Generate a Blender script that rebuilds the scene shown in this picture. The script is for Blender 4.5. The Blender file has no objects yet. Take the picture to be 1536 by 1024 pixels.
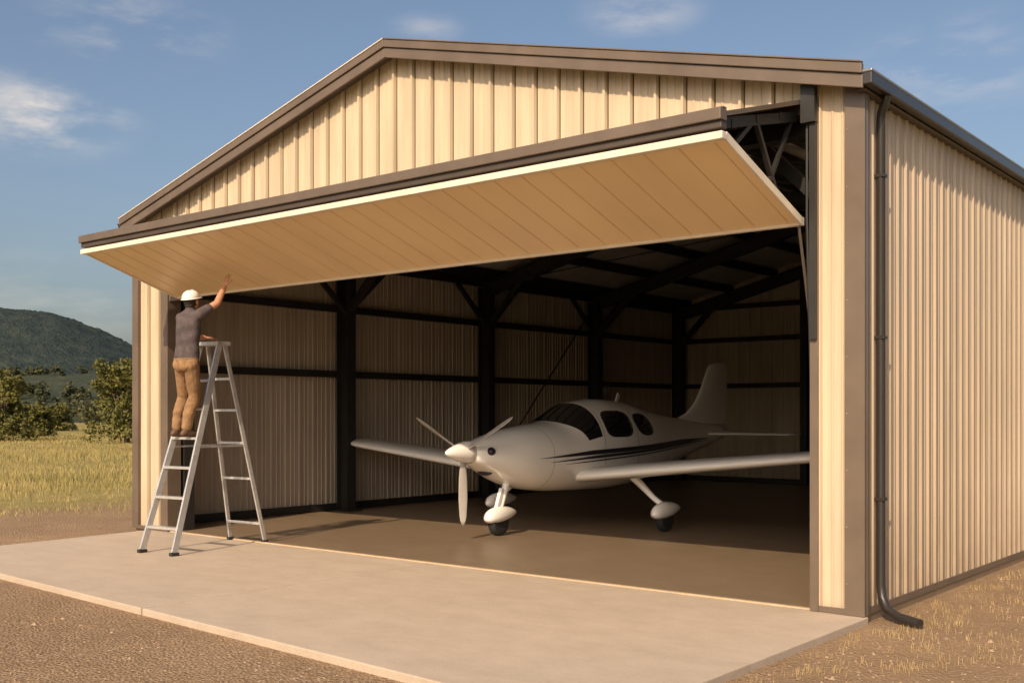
import bpy, math, random
import numpy as np
from mathutils import Vector, Matrix, noise
random.seed(7); np.random.seed(7)
R=math.radians
sc=bpy.context.scene
COL=sc.collection

# ------------------------------------------------------------------ materials
def newmat(name):
    m=bpy.data.materials.new(name); m.use_nodes=True
    nt=m.node_tree; b=nt.nodes['Principled BSDF']
    return m,nt,b
def N(nt,t,**kw):
    n=nt.nodes.new(t)
    for k,v in kw.items(): setattr(n,k,v)
    return n
def ramp(nt,fac,stops):
    r=N(nt,'ShaderNodeValToRGB')
    e=r.color_ramp.elements
    while len(e)<len(stops): e.new(0.5)
    for i,(p,c) in enumerate(stops):
        e[i].position=p; e[i].color=(c[0],c[1],c[2],1)
    nt.links.new(fac,r.inputs[0]); return r.outputs[0]
def noise_tex(nt,scale,detail=4,rough=0.55,vec=None,mapscale=None):
    n=N(nt,'ShaderNodeTexNoise'); n.inputs['Scale'].default_value=scale
    n.inputs['Detail'].default_value=detail; n.inputs['Roughness'].default_value=rough
    if vec is None:
        tc=N(nt,'ShaderNodeTexCoord'); vec=tc.outputs['Object']
    if mapscale:
        mp=N(nt,'ShaderNodeMapping'); mp.inputs['Scale'].default_value=mapscale
        nt.links.new(vec,mp.inputs[0]); vec=mp.outputs[0]
    nt.links.new(vec,n.inputs['Vector']); return n.outputs['Fac']
def bump(nt,b,h,strength,dist):
    bp=N(nt,'ShaderNodeBump'); bp.inputs['Strength'].default_value=strength
    bp.inputs['Distance'].default_value=dist
    nt.links.new(h,bp.inputs['Height']); nt.links.new(bp.outputs[0],b.inputs['Normal'])
def mixc(nt,fac,a,bb,mode='MIX'):
    m=N(nt,'ShaderNodeMix'); m.data_type='RGBA'; m.blend_type=mode
    for s,v in ((m.inputs[0],fac),(m.inputs[6],a),(m.inputs[7],bb)):
        if hasattr(v,'is_linked') or hasattr(v,'links'): nt.links.new(v,s)
        elif isinstance(v,(tuple,list)): s.default_value=(v[0],v[1],v[2],1)
        else: s.default_value=v
    return m.outputs[2]
def simple(name,c,rough=0.5,metal=0.0,var=0.12,scale=3,mapscale=None,bmp=0,bscale=60,coat=0):
    m,nt,b=newmat(name)
    f=noise_tex(nt,scale,3,0.6,mapscale=mapscale)
    lo=[x*(1-var) for x in c]; hi=[min(1,x*(1+var)) for x in c]
    col=ramp(nt,f,[(0.3,lo),(0.7,hi)])
    nt.links.new(col,b.inputs['Base Color'])
    b.inputs['Roughness'].default_value=rough; b.inputs['Metallic'].default_value=metal
    b.inputs['Coat Weight'].default_value=coat
    if bmp: bump(nt,b,noise_tex(nt,bscale,3),bmp,0.01)
    return m

def panel_mat(name,c,rough=0.42,dirt=0.35):
    m,nt,b=newmat(name)
    f1=noise_tex(nt,0.9,3,0.6,mapscale=(1,1,0.25))
    col=ramp(nt,f1,[(0.3,[x*0.84 for x in c]),(0.7,[x*1.06 for x in c])])
    f2=noise_tex(nt,7,3,0.6,mapscale=(1,1,0.06))
    col=mixc(nt,0.45,col,ramp(nt,f2,[(0.35,[x*0.66 for x in c]),(0.65,[x*1.12 for x in c])]))
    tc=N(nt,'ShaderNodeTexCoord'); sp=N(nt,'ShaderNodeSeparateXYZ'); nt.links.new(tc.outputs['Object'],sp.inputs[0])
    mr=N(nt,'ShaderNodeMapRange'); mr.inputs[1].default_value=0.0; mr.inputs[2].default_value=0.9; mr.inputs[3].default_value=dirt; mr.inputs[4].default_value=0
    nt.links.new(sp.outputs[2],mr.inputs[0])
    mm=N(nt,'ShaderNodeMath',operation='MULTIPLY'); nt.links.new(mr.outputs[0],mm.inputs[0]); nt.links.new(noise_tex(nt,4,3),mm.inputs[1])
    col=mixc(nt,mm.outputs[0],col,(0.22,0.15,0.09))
    nt.links.new(col,b.inputs['Base Color']); b.inputs['Roughness'].default_value=rough
    bump(nt,b,noise_tex(nt,2.2,2,mapscale=(1,1,0.4)),0.3,0.02)
    return m
M={}
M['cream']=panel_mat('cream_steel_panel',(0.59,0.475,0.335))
M['seam']=simple('panel_seam',(0.19,0.14,0.09),0.6)  # dark slot colour paints in the shaded sides of the facade ribs
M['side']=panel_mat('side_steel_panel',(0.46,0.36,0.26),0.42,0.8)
M['liner']=panel_mat('liner_panel',(0.48,0.395,0.31),0.55,0.3)
M['roofin']=simple('roof_underside',(0.48,0.45,0.41),0.6)
M['brown']=simple('brown_trim',(0.14,0.104,0.078),0.38,0,0.15,2,(1,1,1))
M['brownd']=simple('dark_brown_trim',(0.075,0.055,0.043),0.45)
M['white_trim']=simple('white_trim',(0.74,0.65,0.53),0.4,0,0.08,4)
M['steel']=simple('dark_steel',(0.020,0.018,0.017),0.5,0,0.2,5)
M['roof']=simple('roof_metal',(0.30,0.27,0.23),0.35,0.4,0.1,1)
M['gutter']=simple('gutter_metal',(0.05,0.045,0.042),0.3,0.3)
M['black']=simple('black_pipe',(0.03,0.025,0.022),0.4)
M['alu']=simple('aluminium',(0.62,0.61,0.60),0.38,0.55,0.12,12)
M['rubber']=simple('rubber',(0.02,0.02,0.02),0.8)
M['plane']=simple('white_aircraft_paint',(0.90,0.87,0.83),0.2,0,0.02,1.5,coat=0.7)
M['blade']=simple('propeller_paint',(0.36,0.33,0.30),0.35,0,0.08)
M['glass']=simple('dark_glass',(0.012,0.012,0.013),0.06,0,0.1,coat=0.6)
M['stripe']=simple('dark_stripe',(0.02,0.018,0.03),0.3)
M['chrome']=simple('bare_metal',(0.4,0.38,0.36),0.3,0.8)
M['skin']=simple('skin',(0.50,0.25,0.15),0.55,0,0.1,20)
M['shirt']=simple('shirt_cloth',(0.085,0.065,0.068),0.9,0,0.3,14,bmp=0.6,bscale=40)
M['pants']=simple('trouser_cloth',(0.27,0.155,0.075),0.9,0,0.28,12,bmp=0.7,bscale=30)
M['boot']=simple('boot_leather',(0.10,0.05,0.025),0.6)
M['hair']=simple('hair',(0.03,0.018,0.012),0.7,bmp=0.8,bscale=200)
M['helmet']=simple('white_helmet',(0.80,0.78,0.75),0.3,0,0.03)
M['eye']=simple('eye',(0.05,0.03,0.02),0.2)
M['bark']=simple('bark',(0.09,0.06,0.04),0.9,0,0.3,6)

def door_mat():
    m,nt,b=newmat('door_tan_panel')
    c=(0.87,0.65,0.385)
    f=noise_tex(nt,1.2,3,0.5,mapscale=(1.5,0.5,1))
    col=ramp(nt,f,[(0.3,[x*0.92 for x in c]),(0.7,[x*1.03 for x in c])])
    nt.links.new(col,b.inputs['Base Color']); b.inputs['Roughness'].default_value=0.33
    bump(nt,b,noise_tex(nt,1.5,2),0.25,0.02)
    return m
M['door']=door_mat()
M['doorseam']=simple('door_seam',(0.70,0.51,0.29),0.5)

def concrete(name,c,stain,rough=0.8,tex=1.0,bs=0.25):
    m,nt,b=newmat(name)
    f=noise_tex(nt,0.45,4,0.6)
    col=ramp(nt,f,[(0.3,[x*0.84 for x in c]),(0.7,[x*1.08 for x in c])])
    f2=noise_tex(nt,2.2,5,0.7,mapscale=(1,1.6,1))
    col=mixc(nt,0.5,col,ramp(nt,f2,[(0.35,stain),(0.62,c)]))
    f3=noise_tex(nt,90,2,0.7)
    col=mixc(nt,0.35*tex,col,ramp(nt,f3,[(0.3,[x*0.7 for x in c]),(0.7,[x*1.2 for x in c])]))
    nt.links.new(col,b.inputs['Base Color']); b.inputs['Roughness'].default_value=rough
    bump(nt,b,noise_tex(nt,45,4,0.7),bs,0.01)
    return m
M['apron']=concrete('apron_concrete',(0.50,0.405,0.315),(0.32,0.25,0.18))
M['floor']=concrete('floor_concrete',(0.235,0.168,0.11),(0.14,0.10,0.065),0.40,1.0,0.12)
M['joint']=simple('joint',(0.06,0.045,0.035),0.9)
M['thresh']=simple('threshold_strip',(0.50,0.38,0.25),0.5)

def ground_mat():
    m,nt,b=newmat('ground')
    tc=N(nt,'ShaderNodeTexCoord'); P=tc.outputs['Object']
    def vm(op,a,v=None):
        n=N(nt,'ShaderNodeVectorMath',operation=op); nt.links.new(a,n.inputs[0])
        if v is not None: n.inputs[1].default_value=v
        return n
    a=vm('MULTIPLY',P,(1,1,0)); a=vm('SUBTRACT',a.outputs[0],(-5.25,4.8,0)); a=vm('ABSOLUTE',a.outputs[0])
    a=vm('SUBTRACT',a.outputs[0],(5.25,9.8,0)); a=vm('MAXIMUM',a.outputs[0],(0,0,0)); a=vm('LENGTH',a.outputs[0])
    d=a.outputs['Value']
    n1=noise_tex(nt,0.35,4,0.65,vec=P)
    ma=N(nt,'ShaderNodeMath',operation='MULTIPLY_ADD'); nt.links.new(n1,ma.inputs[0]); ma.inputs[1].default_value=5.0; nt.links.new(d,ma.inputs[2])
    mr=N(nt,'ShaderNodeMapRange'); mr.interpolation_type='SMOOTHSTEP'; mr.inputs[1].default_value=6.0; mr.inputs[2].default_value=8.2
    nt.links.new(ma.outputs[0],mr.inputs[0])
    f=noise_tex(nt,0.8,5,0.65,vec=P)
    dirt=ramp(nt,f,[(0.28,(0.23,0.145,0.080)),(0.5,(0.345,0.222,0.128)),(0.72,(0.48,0.32,0.19))])
    v=N(nt,'ShaderNodeTexVoronoi'); v.inputs['Scale'].default_value=38; nt.links.new(P,v.inputs['Vector'])
    hs=N(nt,'ShaderNodeRGBToBW'); nt.links.new(v.outputs['Color'],hs.inputs[0])
    peb=ramp(nt,hs.outputs[0],[(0.15,(0.13,0.083,0.050)),(0.5,(0.29,0.192,0.118)),(0.9,(0.50,0.365,0.245))])
    sx=N(nt,'ShaderNodeSeparateXYZ'); nt.links.new(P,sx.inputs[0])
    pm=N(nt,'ShaderNodeMapRange'); pm.inputs[1].default_value=-4.5; pm.inputs[2].default_value=-1.5; pm.inputs[3].default_value=0.6; pm.inputs[4].default_value=0.25
    nt.links.new(sx.outputs[1],pm.inputs[0])
    dirt=mixc(nt,pm.outputs[0],dirt,peb)
    f4=noise_tex(nt,160,2,0.7,vec=P)
    dirt=mixc(nt,0.35,dirt,ramp(nt,f4,[(0.3,(0.13,0.085,0.052)),(0.7,(0.45,0.32,0.20))]))
    g=noise_tex(nt,0.12,4,0.6,vec=P)
    gr=ramp(nt,g,[(0.3,(0.17,0.155,0.05)),(0.5,(0.29,0.235,0.085)),(0.7,(0.42,0.32,0.13))])
    g2=noise_tex(nt,3,4,0.7,vec=P)
    gr=mixc(nt,0.4,gr,ramp(nt,g2,[(0.3,(0.15,0.135,0.04)),(0.7,(0.44,0.34,0.14))]))
    col=mixc(nt,mr.outputs[0],dirt,gr)
    nt.links.new(col,b.inputs['Base Color']); b.inputs['Roughness'].default_value=0.95
    b.inputs['Specular IOR Level'].default_value=0.15
    ad=N(nt,'ShaderNodeMath',operation='ADD')
    nt.links.new(v.outputs['Distance'],ad.inputs[0]); nt.links.new(noise_tex(nt,25,5,0.75,vec=P),ad.inputs[1])
    bump(nt,b,ad.outputs[0],0.7,0.03)
    return m
M['ground']=ground_mat()
def leafmat(name,a,bb,cc,scale,detail=3,bd=0):
    m,nt,b=newmat(name)
    f=noise_tex(nt,scale,detail,0.7)
    nt.links.new(ramp(nt,f,[(0.3,a),(0.5,bb),(0.72,cc)]),b.inputs['Base Color'])
    b.inputs['Roughness'].default_value=0.8; b.inputs['Specular IOR Level'].default_value=0.2
    if bd: bump(nt,b,noise_tex(nt,scale*4,4,0.7),1.0,bd)
    return m
M['leaf']=leafmat('foliage',(0.06,0.06,0.016),(0.12,0.115,0.03),(0.22,0.19,0.055),1.0)
M['leaf2']=leafmat('distant_foliage',(0.040,0.048,0.026),(0.066,0.070,0.034),(0.105,0.10,0.046),0.1)  # cooler than the near foliage, distance haze put into the colour
M['grass']=leafmat('grass_blades',(0.22,0.19,0.06),(0.36,0.29,0.11),(0.48,0.37,0.17),0.5)
M['drygrass']=leafmat('dry_grass',(0.26,0.19,0.08),(0.40,0.29,0.14),(0.5,0.38,0.2),2)
M['hill']=leafmat('forest_hill',(0.018,0.030,0.030),(0.036,0.052,0.046),(0.066,0.080,0.058),0.05,7,6.0)  # bluish base colour has the aerial haze painted in
M['hill2']=leafmat('near_hill',(0.03,0.040,0.024),(0.05,0.060,0.032),(0.09,0.09,0.046),0.12,6,2.0)
M['stone']=simple('stone',(0.32,0.225,0.15),0.9,0,0.45,9)

# ------------------------------------------------------------------ mesh builder
def empty(name,loc=(0,0,0),rz=0):
    e=bpy.data.objects.new(name,None); e.location=loc; e.rotation_euler=(0,0,rz); COL.objects.link(e); return e
class MB:
    def __init__(s): s.v=[];s.f=[];s.m=[];s.mats=[]
    def mi(s,k):
        if k not in s.mats: s.mats.append(k)
        return s.mats.index(k)
    def add(s,vs,fs,k):
        o=len(s.v); s.v+= [tuple(p) for p in vs]; s.f+=[tuple(i+o for i in f) for f in fs]; s.m+=[s.mi(k)]*len(fs)
    def box(s,x0,x1,y0,y1,z0,z1,k):
        vs=[(x,y,z) for x in (x0,x1) for y in (y0,y1) for z in (z0,z1)]
        s.add(vs,[(0,1,3,2),(4,6,7,5),(0,4,5,1),(2,3,7,6),(0,2,6,4),(1,5,7,3)],k)
    def beam(s,p0,p1,w,h,k,up=(0,0,1)):
        p0=Vector(p0);p1=Vector(p1);d=(p1-p0).normalized();up=Vector(up)
        a=d.cross(up)
        if a.length<1e-4: a=d.cross(Vector((1,0,0)))
        a.normalize(); b=a.cross(d).normalized()
        vs=[]
        for p in (p0,p1):
            for i,j in((-1,-1),(1,-1),(1,1),(-1,1)): vs.append(p+a*i*w/2+b*j*h/2)
        s.add(vs,[(0,3,2,1),(4,5,6,7),(0,1,5,4),(1,2,6,5),(2,3,7,6),(3,0,4,7)],k)
    def ibeam(s,p0,p1,w,h,k,up):
        p0=Vector(p0);p1=Vector(p1);d=(p1-p0).normalized();u=Vector(up);u=(u-d*u.dot(d)).normalized()
        t=0.018
        s.beam(p0+u*(h/2-t/2),p1+u*(h/2-t/2),w,t,k,u); s.beam(p0-u*(h/2-t/2),p1-u*(h/2-t/2),w,t,k,u)
        s.beam(p0,p1,0.014,h-2*t-0.002,k,u)
    def tube(s,pts,r,k,n=10,cap=True):
        pts=[Vector(p) for p in pts]; rs=r if isinstance(r,(list,tuple)) else [r]*len(pts)
        rings=[];prev=None
        for i,p in enumerate(pts):
            d=(pts[min(i+1,len(pts)-1)]-pts[max(i-1,0)]).normalized()
            if prev is None:
                a=d.cross(Vector((0,0,1)))
                if a.length<0.05: a=d.cross(Vector((1,0,0)))
            else: a=prev-d*prev.dot(d)
            a.normalize();prev=a;b=d.cross(a)
            rings.append([p+(a*math.cos(t)+b*math.sin(t))*rs[i] for t in [2*math.pi*j/n for j in range(n)]])
        s.loft(rings,k,cap)
    def loft(s,rings,k,cap=True,closed=True):
        n=len(rings[0]); vs=[p for r in rings for p in r]; fs=[]
        for i in range(len(rings)-1):
            for j in range(n if closed else n-1):
                j2=(j+1)%n; fs.append((i*n+j,i*n+j2,(i+1)*n+j2,(i+1)*n+j))
        if cap and closed:
            fs.append(tuple(range(n))[::-1]); fs.append(tuple((len(rings)-1)*n+j for j in range(n)))
        s.add(vs,fs,k)
    def ell(s,c,r,k,rot=None,nu=16,nv=10,zmin=-1.0,):
        c=Vector(c);rings=[]
        t0=math.asin(max(-1,zmin))
        for i in range(nv+1):
            ph=t0+(math.pi/2-t0)*i/nv
            cr=max(math.cos(ph),1e-3)
            ring=[]
            for j in range(nu):
                t=2*math.pi*j/nu
                v=Vector((r[0]*cr*math.cos(t),r[1]*cr*math.sin(t),r[2]*math.sin(ph)))
                if rot is not None: v=rot@v
                ring.append(c+v)
            rings.append(ring)
        s.loft(rings,k)
    def obj(s,name,parent=None,smooth=False,bevel=0,auto=None):
        me=bpy.data.meshes.new(name); me.from_pydata(s.v,[],s.f)
        for k in s.mats: me.materials.append(M[k])
        me.polygons.foreach_set('material_index',s.m)
        if smooth: me.polygons.foreach_set('use_smooth',[True]*len(me.polygons))
        me.update()
        o=bpy.data.objects.new(name,me); COL.objects.link(o)
        if parent: o.parent=parent
        if auto is not None:
            me.polygons.foreach_set('use_smooth',[True]*len(me.polygons))
            me.set_sharp_from_angle(angle=R(auto))
        if bevel:
            b=o.modifiers.new('b','BEVEL'); b.width=bevel; b.segments=2; b.limit_method='ANGLE'
        return o

# ------------------------------------------------------------------ hangar
XL,XR,YB=-10.47,-0.07,14.6
XC=(XL+XR)/2; SL=0.254; APEX=5.60; RT=0.07
def ztop(x): return APEX-SL*abs(x-XC)
def zund(x): return ztop(x)-RT
hangar=empty('metal_hangar')

def sheet(mb,o,ud,nd,L,zb,zt,k,period=0.28,rib=0.028,rw=0.05,phase=0.0,minor=True,breaks=(),seam=None):
    u=-phase
    prof=[]; slots=[]
    while u<L+period:
        prof+= [(u,0),(u+0.010,rib),(u+rw-0.010,rib),(u+rw,0)]
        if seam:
            prof+=[(u+rw+0.002,-0.014),(u+rw+0.012,-0.014),(u+rw+0.014,0)]; slots.append((u+rw-0.0005,u+rw+0.0145))  # slot beside each rib, coloured dark as painted rib shade
        if minor:
            a=(period-rw)/3
            for q in (1,2):
                c=u+rw+a*q; prof+=[(c-0.014,0),(c-0.006,0.008),(c+0.006,0.008),(c+0.014,0)]
        u+=period
    us=[p[0] for p in prof]; ds=[p[1] for p in prof]
    keep=[(0,float(np.interp(0,us,ds)))]+[p for p in prof if 1e-4<p[0]<L-1e-4]+[(L,float(np.interp(L,us,ds)))]
    for bk in breaks: keep.append((bk,float(np.interp(bk,us,ds))))
    keep.sort()
    vs=[];fs=[];fs2=[]
    for i,(u,d) in enumerate(keep):
        x=o[0]+ud[0]*u+nd[0]*d; y=o[1]+ud[1]*u+nd[1]*d
        bx=o[0]+ud[0]*u
        vs.append((x,y,zb)); vs.append((x,y,zt(bx)))
        if i:
            j=2*i; m=(u+keep[i-1][0])/2
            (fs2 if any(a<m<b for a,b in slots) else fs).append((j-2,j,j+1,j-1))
    o_=len(mb.v)
    mb.add(vs,fs,k)
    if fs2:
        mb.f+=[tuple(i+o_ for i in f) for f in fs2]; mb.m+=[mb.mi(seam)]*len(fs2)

OL,OR_=-9.68,-0.44
HZ=4.10
w=MB()
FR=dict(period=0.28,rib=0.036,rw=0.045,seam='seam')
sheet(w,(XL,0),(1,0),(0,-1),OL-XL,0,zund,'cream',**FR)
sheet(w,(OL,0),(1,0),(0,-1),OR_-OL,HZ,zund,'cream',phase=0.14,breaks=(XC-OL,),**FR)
sheet(w,(OR_,0),(1,0),(0,-1),XR-OR_,0,zund,'cream',phase=0.0,period=0.3,rib=0.03)
w.obj('front_gable_wall',hangar)
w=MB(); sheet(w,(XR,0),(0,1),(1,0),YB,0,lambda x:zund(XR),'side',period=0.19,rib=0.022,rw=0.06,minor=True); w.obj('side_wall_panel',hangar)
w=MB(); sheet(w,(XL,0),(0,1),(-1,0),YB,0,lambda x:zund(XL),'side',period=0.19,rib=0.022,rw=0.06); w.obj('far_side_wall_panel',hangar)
w=MB(); sheet(w,(XL,YB),(1,0),(0,1),XR-XL,0,zund,'side',breaks=(XC-XL,)); w.obj('back_wall_panel',hangar)
w=MB()
q=0.035
sheet(w,(XL+q,0.05),(0,1),(1,0),YB-0.09,0,lambda x:zund(XL),'liner',period=0.28,rib=0.016)
sheet(w,(XR-q,0.05),(0,1),(-1,0),YB-0.09,0,lambda x:zund(XR),'liner',period=0.28,rib=0.016)
sheet(w,(XL+q,YB-q),(1,0),(0,-1),XR-XL-2*q,0,zund,'liner',period=0.28,rib=0.016,breaks=(XC-XL-q,))
sheet(w,(XL+q,q),(1,0),(0,1),OL-XL-q,0,zund,'liner',rib=0.016)
sheet(w,(OL,q),(1,0),(0,1),OR_-OL,HZ,zund,'liner',rib=0.016,breaks=(XC-OL,))
sheet(w,(OR_,q),(1,0),(0,1),XR-q-OR_,0,zund,'liner',rib=0.016)
w.obj('inner_wall_faces',hangar)
# roof
OH=0.18; OS=0.08
w=MB()
for sgn in(-1,1):
    xe=XC+sgn*((XR-XL)/2+OS)
    y0,y1=-OH,YB+OH
    a=(XC,ztop(XC)); b=(xe,ztop(xe))
    vs=[(a[0],y0,a[1]),(b[0],y0,b[1]),(b[0],y1,b[1]),(a[0],y1,a[1])]
    w.add(vs,[(0,1,2,3)],'roof')
    vs2=[(p[0],p[1],p[2]-RT+0.004) for p in vs]
    w.add(vs2,[(0,1,2,3)],'roofin')
    y=y0+0.2
    while y<y1-0.1:
        w.beam((a[0],y,a[1]+0.012),(b[0],y,b[1]+0.012),0.035,0.03,'roof'); y+=0.4
w.beam((XC,-OH,APEX+0.02),(XC,YB+OH,APEX+0.02),0.30,0.03,'brown')
w.obj('roof',hangar)
w=MB()
for sgn in(-1,1):
    xe=XC+sgn*((XR-XL)/2+OS+0.01)
    def rk(y0,y1,zo0,zo1,k,xa=XC,xb=xe):
        vs=[]
        for x in (xa,xb):
            z=ztop(x)
            vs+=[(x,y0,z+zo0),(x,y1,z+zo0),(x,y1,z+zo1),(x,y0,z+zo1)]
        w.add(vs,[(0,1,2,3),(4,7,6,5),(0,4,5,1),(1,5,6,2),(2,6,7,3),(3,7,4,0)],k)
    for (ya,yb) in((-OH-0.05,-OH-0.002),(YB+OH+0.002,YB+OH+0.05)):
        rk(ya,yb,-0.035,0.045,'brown'); 
    rk(-OH-0.06,-OH-0.01,0.047,0.062,'white_trim' if sgn<0 else 'brown')  # left cap strip whitened, sunlit top edge put into its colour
    rk(-OH-0.028,-OH-0.003,-0.145,-0.037,'brown')
    rk(YB+OH+0.003,YB+OH+0.028,-0.145,-0.037,'brown')
    rk(-OH-0.0,-0.045,-0.10,-0.075,'brownd')
w.obj('rake_trim',hangar,bevel=0.006)
w=MB()
for sgn in(-1,1):
    xe=XC+sgn*((XR-XL)/2+OS)
    z=ztop(xe)
    x0,x1=(xe,xe+0.08) if sgn>0 else (xe-0.08,xe)
    w.box(x0,x1,-OH-0.02,YB+OH,z-0.12,z-0.012,'gutter')
    w.box(x0-0.004,x1+0.006,-OH-0.03,YB+OH+0.01,z-0.03,z-0.006,'chrome' if sgn>0 else 'gutter')  # right lip in paler metal, edge highlight put into its colour
    w.box(min(xe,xe-sgn*OS),max(xe,xe-sgn*OS),-OH+0.05,YB+OH,z-0.14,z-0.122,'brownd')
w.obj('gutter',hangar,bevel=0.01)
w=MB()
T=0.045
w.box(XR-0.12,XR+T,-T-0.004,-0.001,0.0,zund(XR)-0.01,'brown')
w.box(XR+0.0245,XR+T+0.003,-0.001,0.05,0.0,zund(XR)-0.02,'brown')
w.box(XL-T,XL+0.10,-T-0.004,-0.001,0.0,zund(XL)-0.01,'brown')
w.box(XL-T-0.003,XL-0.0245,-0.001,0.085,0.0,zund(XL)-0.02,'brown')
w.box(OR_-0.04,OR_+0.03,-T-0.006,0.16,0.0,HZ,'brown')
w.box(OL-0.13,OL+0.04,-T-0.006,0.16,0.0,HZ,'brown')
w.box(OL+0.041,-9.37,-0.03,0.02,3.12,HZ-0.062,'brown')  # added filler, blocks sun leaking past the left end of the door
w.box(OR_+0.03,XR-0.12,-0.043,-0.036,0,0.05,'brown')
w.box(XL+0.10,OL-0.13,-0.048,-0.042,0,0.05,'brown')
w.box(OL-0.02,OR_+0.03,-0.05,0.03,HZ-0.06,HZ+0.06,'brownd')
w.box(XR+0.0225,XR+0.03,0.1,YB,0.0,0.06,'brown')
w.obj('corner_trim',hangar,bevel=0.004)
w=MB()
z=0.25
while z<4.0:
    for x in (XR-0.10,XL+0.085): w.ell((x,-0.050,z),(.006,.004,.006),'chrome',None,8,4)
    z+=0.45
w.obj('trim_screws',hangar,smooth=True)
w=MB()
dx=XR+0.062; zt_=ztop(XR+OS)-0.12
w.tube([(XR+OS+0.04,0.22,zt_),(XR+OS+0.03,0.22,zt_-0.05),(dx+0.01,0.24,zt_-0.12),(dx,0.25,zt_-0.18),(dx,0.25,1.5),(dx,0.25,0.22),(dx+0.015,0.24,0.12),(dx+0.07,0.2,0.04),(dx+0.18,0.14,0.0),(dx+0.38,0.05,-0.015)],0.036,'black',14)
for z in(0.9,2.2,3.5): w.box(dx-0.042,dx+0.039,0.210,0.290,z,z+0.025,'black')
w.obj('downspout',hangar,auto=40)
# interior frame
w=MB()
frames=[0.35,3.65,7.2,10.8,14.3]
for y in frames:
    for sgn in(-1,1):
        xw=XC+sgn*((XR-XL)/2-0.28)
        zt=zund(xw)-0.28
        w.ibeam((xw,y,0),(xw,y,zt),0.19,0.26,'steel',(1,0,0))
        w.ibeam((xw,y,zt-0.05),(XC,y,zund(XC)-0.33),0.16,0.26,'steel',(0,0,1))
        w.beam((xw-sgn*0.05,y,zt-0.75),(xw-sgn*1.0,y,zund(xw-sgn*1.0)-0.35),0.10,0.10,'steel')
        w.box(xw-0.2,xw+0.2,y-0.16,y+0.16,0.0,0.02,'steel')
for x in (-3.6,-7.0):
    w.ibeam((x,YB-0.2,0),(x,YB-0.2,zund(x)-0.2),0.16,0.2,'steel',(0,1,0))
for z in (2.25,3.33):
    for x in (XL+0.10,XR-0.10): w.box(x-0.05,x+0.05,0.1,YB-0.06,z-0.055,z+0.055,'steel')
    w.box(XL+0.16,XR-0.16,YB-0.16,YB-0.06,z-0.055,z+0.055,'steel')
for x in (XL+0.10,XR-0.10):
    w.box(x-0.05,x+0.05,0.1,YB-0.06,zund(x)-0.20,zund(x)-0.04,'steel')
    w.box(x-0.045,x+0.02,0.1,YB-0.06,0.0,0.12,'steel')
w.box(XL+0.16,XR-0.16,YB-0.13,YB-0.06,0,0.12,'steel')
w.box(XL+0.16,XR-0.16,YB-0.16,YB-0.06,4.05,4.16,'steel')
for sgn in(-1,1):
    for i in range(5):
        x=XC+sgn*(0.25+i*1.12)
        w.beam((x,0.06,zund(x)-0.10),(x,YB-0.06,zund(x)-0.10),0.07,0.17,'steel')
for xw in (XL+0.22,XR-0.22):
    for (ya,yb) in((7.2,10.8),):
        w.tube([(xw,ya,0.3),(xw,yb,3.9)],0.014,'steel',6)
for i,y in enumerate(frames[1:4]):
    for d in(-1,1):
        w.beam((XL+0.3,y,3.25),(XL+0.3,y+d*0.85,4.0),0.07,0.07,'steel')
for (ya,yb) in((0.35,3.65),(7.2,10.8)):
    w.tube([(XL+0.6,ya,zund(XL+0.6)-.3),(XC,yb,zund(XC)-.3)],0.012,'steel',6)
    w.tube([(XR-0.6,ya,zund(XR-0.6)-.3),(XC,yb,zund(XC)-.3)],0.012,'steel',6)
w.beam((OL-0.1,0.2,HZ-0.08),(OR_+0.1,0.2,HZ-0.08),0.16,0.22,'steel')
w.beam((OR_+0.04,0.28,0),(OR_+0.04,0.28,4.0),0.16,0.2,'steel')
w.beam((OL-0.04,0.28,0),(OL-0.04,0.28,4.0),0.16,0.2,'steel')
w.obj('steel_frame',hangar)

# door ------------------------------------------------------------
DL,DR=-9.34,-0.535
hinge=(-0.03,4.13); fold=(-1.40,3.735); fold2=(-1.39,3.585); low=(-0.10,3.15)
w=MB()
def leaf(mb,a,b,th,k,x0=DL,x1=DR,side=1):
    d=Vector((0,b[0]-a[0],b[1]-a[1])).normalized(); n=Vector((0,-d.z,d.y))
    if n.z<0: n=-n
    n=n*th*side
    vs=[]
    for x in(x0,x1):
        for p in(a,b):
            vs.append((x,p[0],p[1])); vs.append((x,p[0]+n.y,p[1]+n.z))
    mb.add(vs,[(0,1,3,2),(4,6,7,5),(0,4,5,1),(2,3,7,6),(0,2,6,4),(1,5,7,3)],k)
leaf(w,hinge,fold,0.035,'brown')
w.obj('door_upper_leaf',hangar)
w=MB()
leaf(w,(low[0],low[1]),(fold2[0],fold2[1]),0.03,'door')
dv=Vector((0,fold2[0]-low[0],fold2[1]-low[1])); dn=Vector((0,dv.z,-dv.y)).normalized()
if dn.z>0: dn=-dn
x=DL+0.28
while x<DR-0.1:
    p0=Vector((x,low[0],low[1]))+dv*0.02+dn*0.001; p1=Vector((x,low[0],low[1]))+dv*0.98+dn*0.001
    w.beam(p0,p1,0.05,0.005,'door',up=dn)
    e_=Vector((0.030,0,0)); w.beam(p0+e_,p1+e_,0.007,0.003,'doorseam',up=dn); x+=0.30
w.obj('door_lower_leaf',hangar)
w=MB()
w.box(DL-0.02,DR+0.02,-1.48,-1.38,3.70,3.785,'brown')
w.box(DL-0.01,DR+0.01,-1.45,-1.365,3.645,3.698,'brownd')
w.box(DL-0.02,DR+0.02,-1.44,-1.38,3.787,3.80,'brown')
w.box(DL-0.02,DR+0.02,-1.455,-1.385,3.565,3.622,'white_trim')
w.obj('door_fold_trim',hangar,bevel=0.006)
w=MB()
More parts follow.
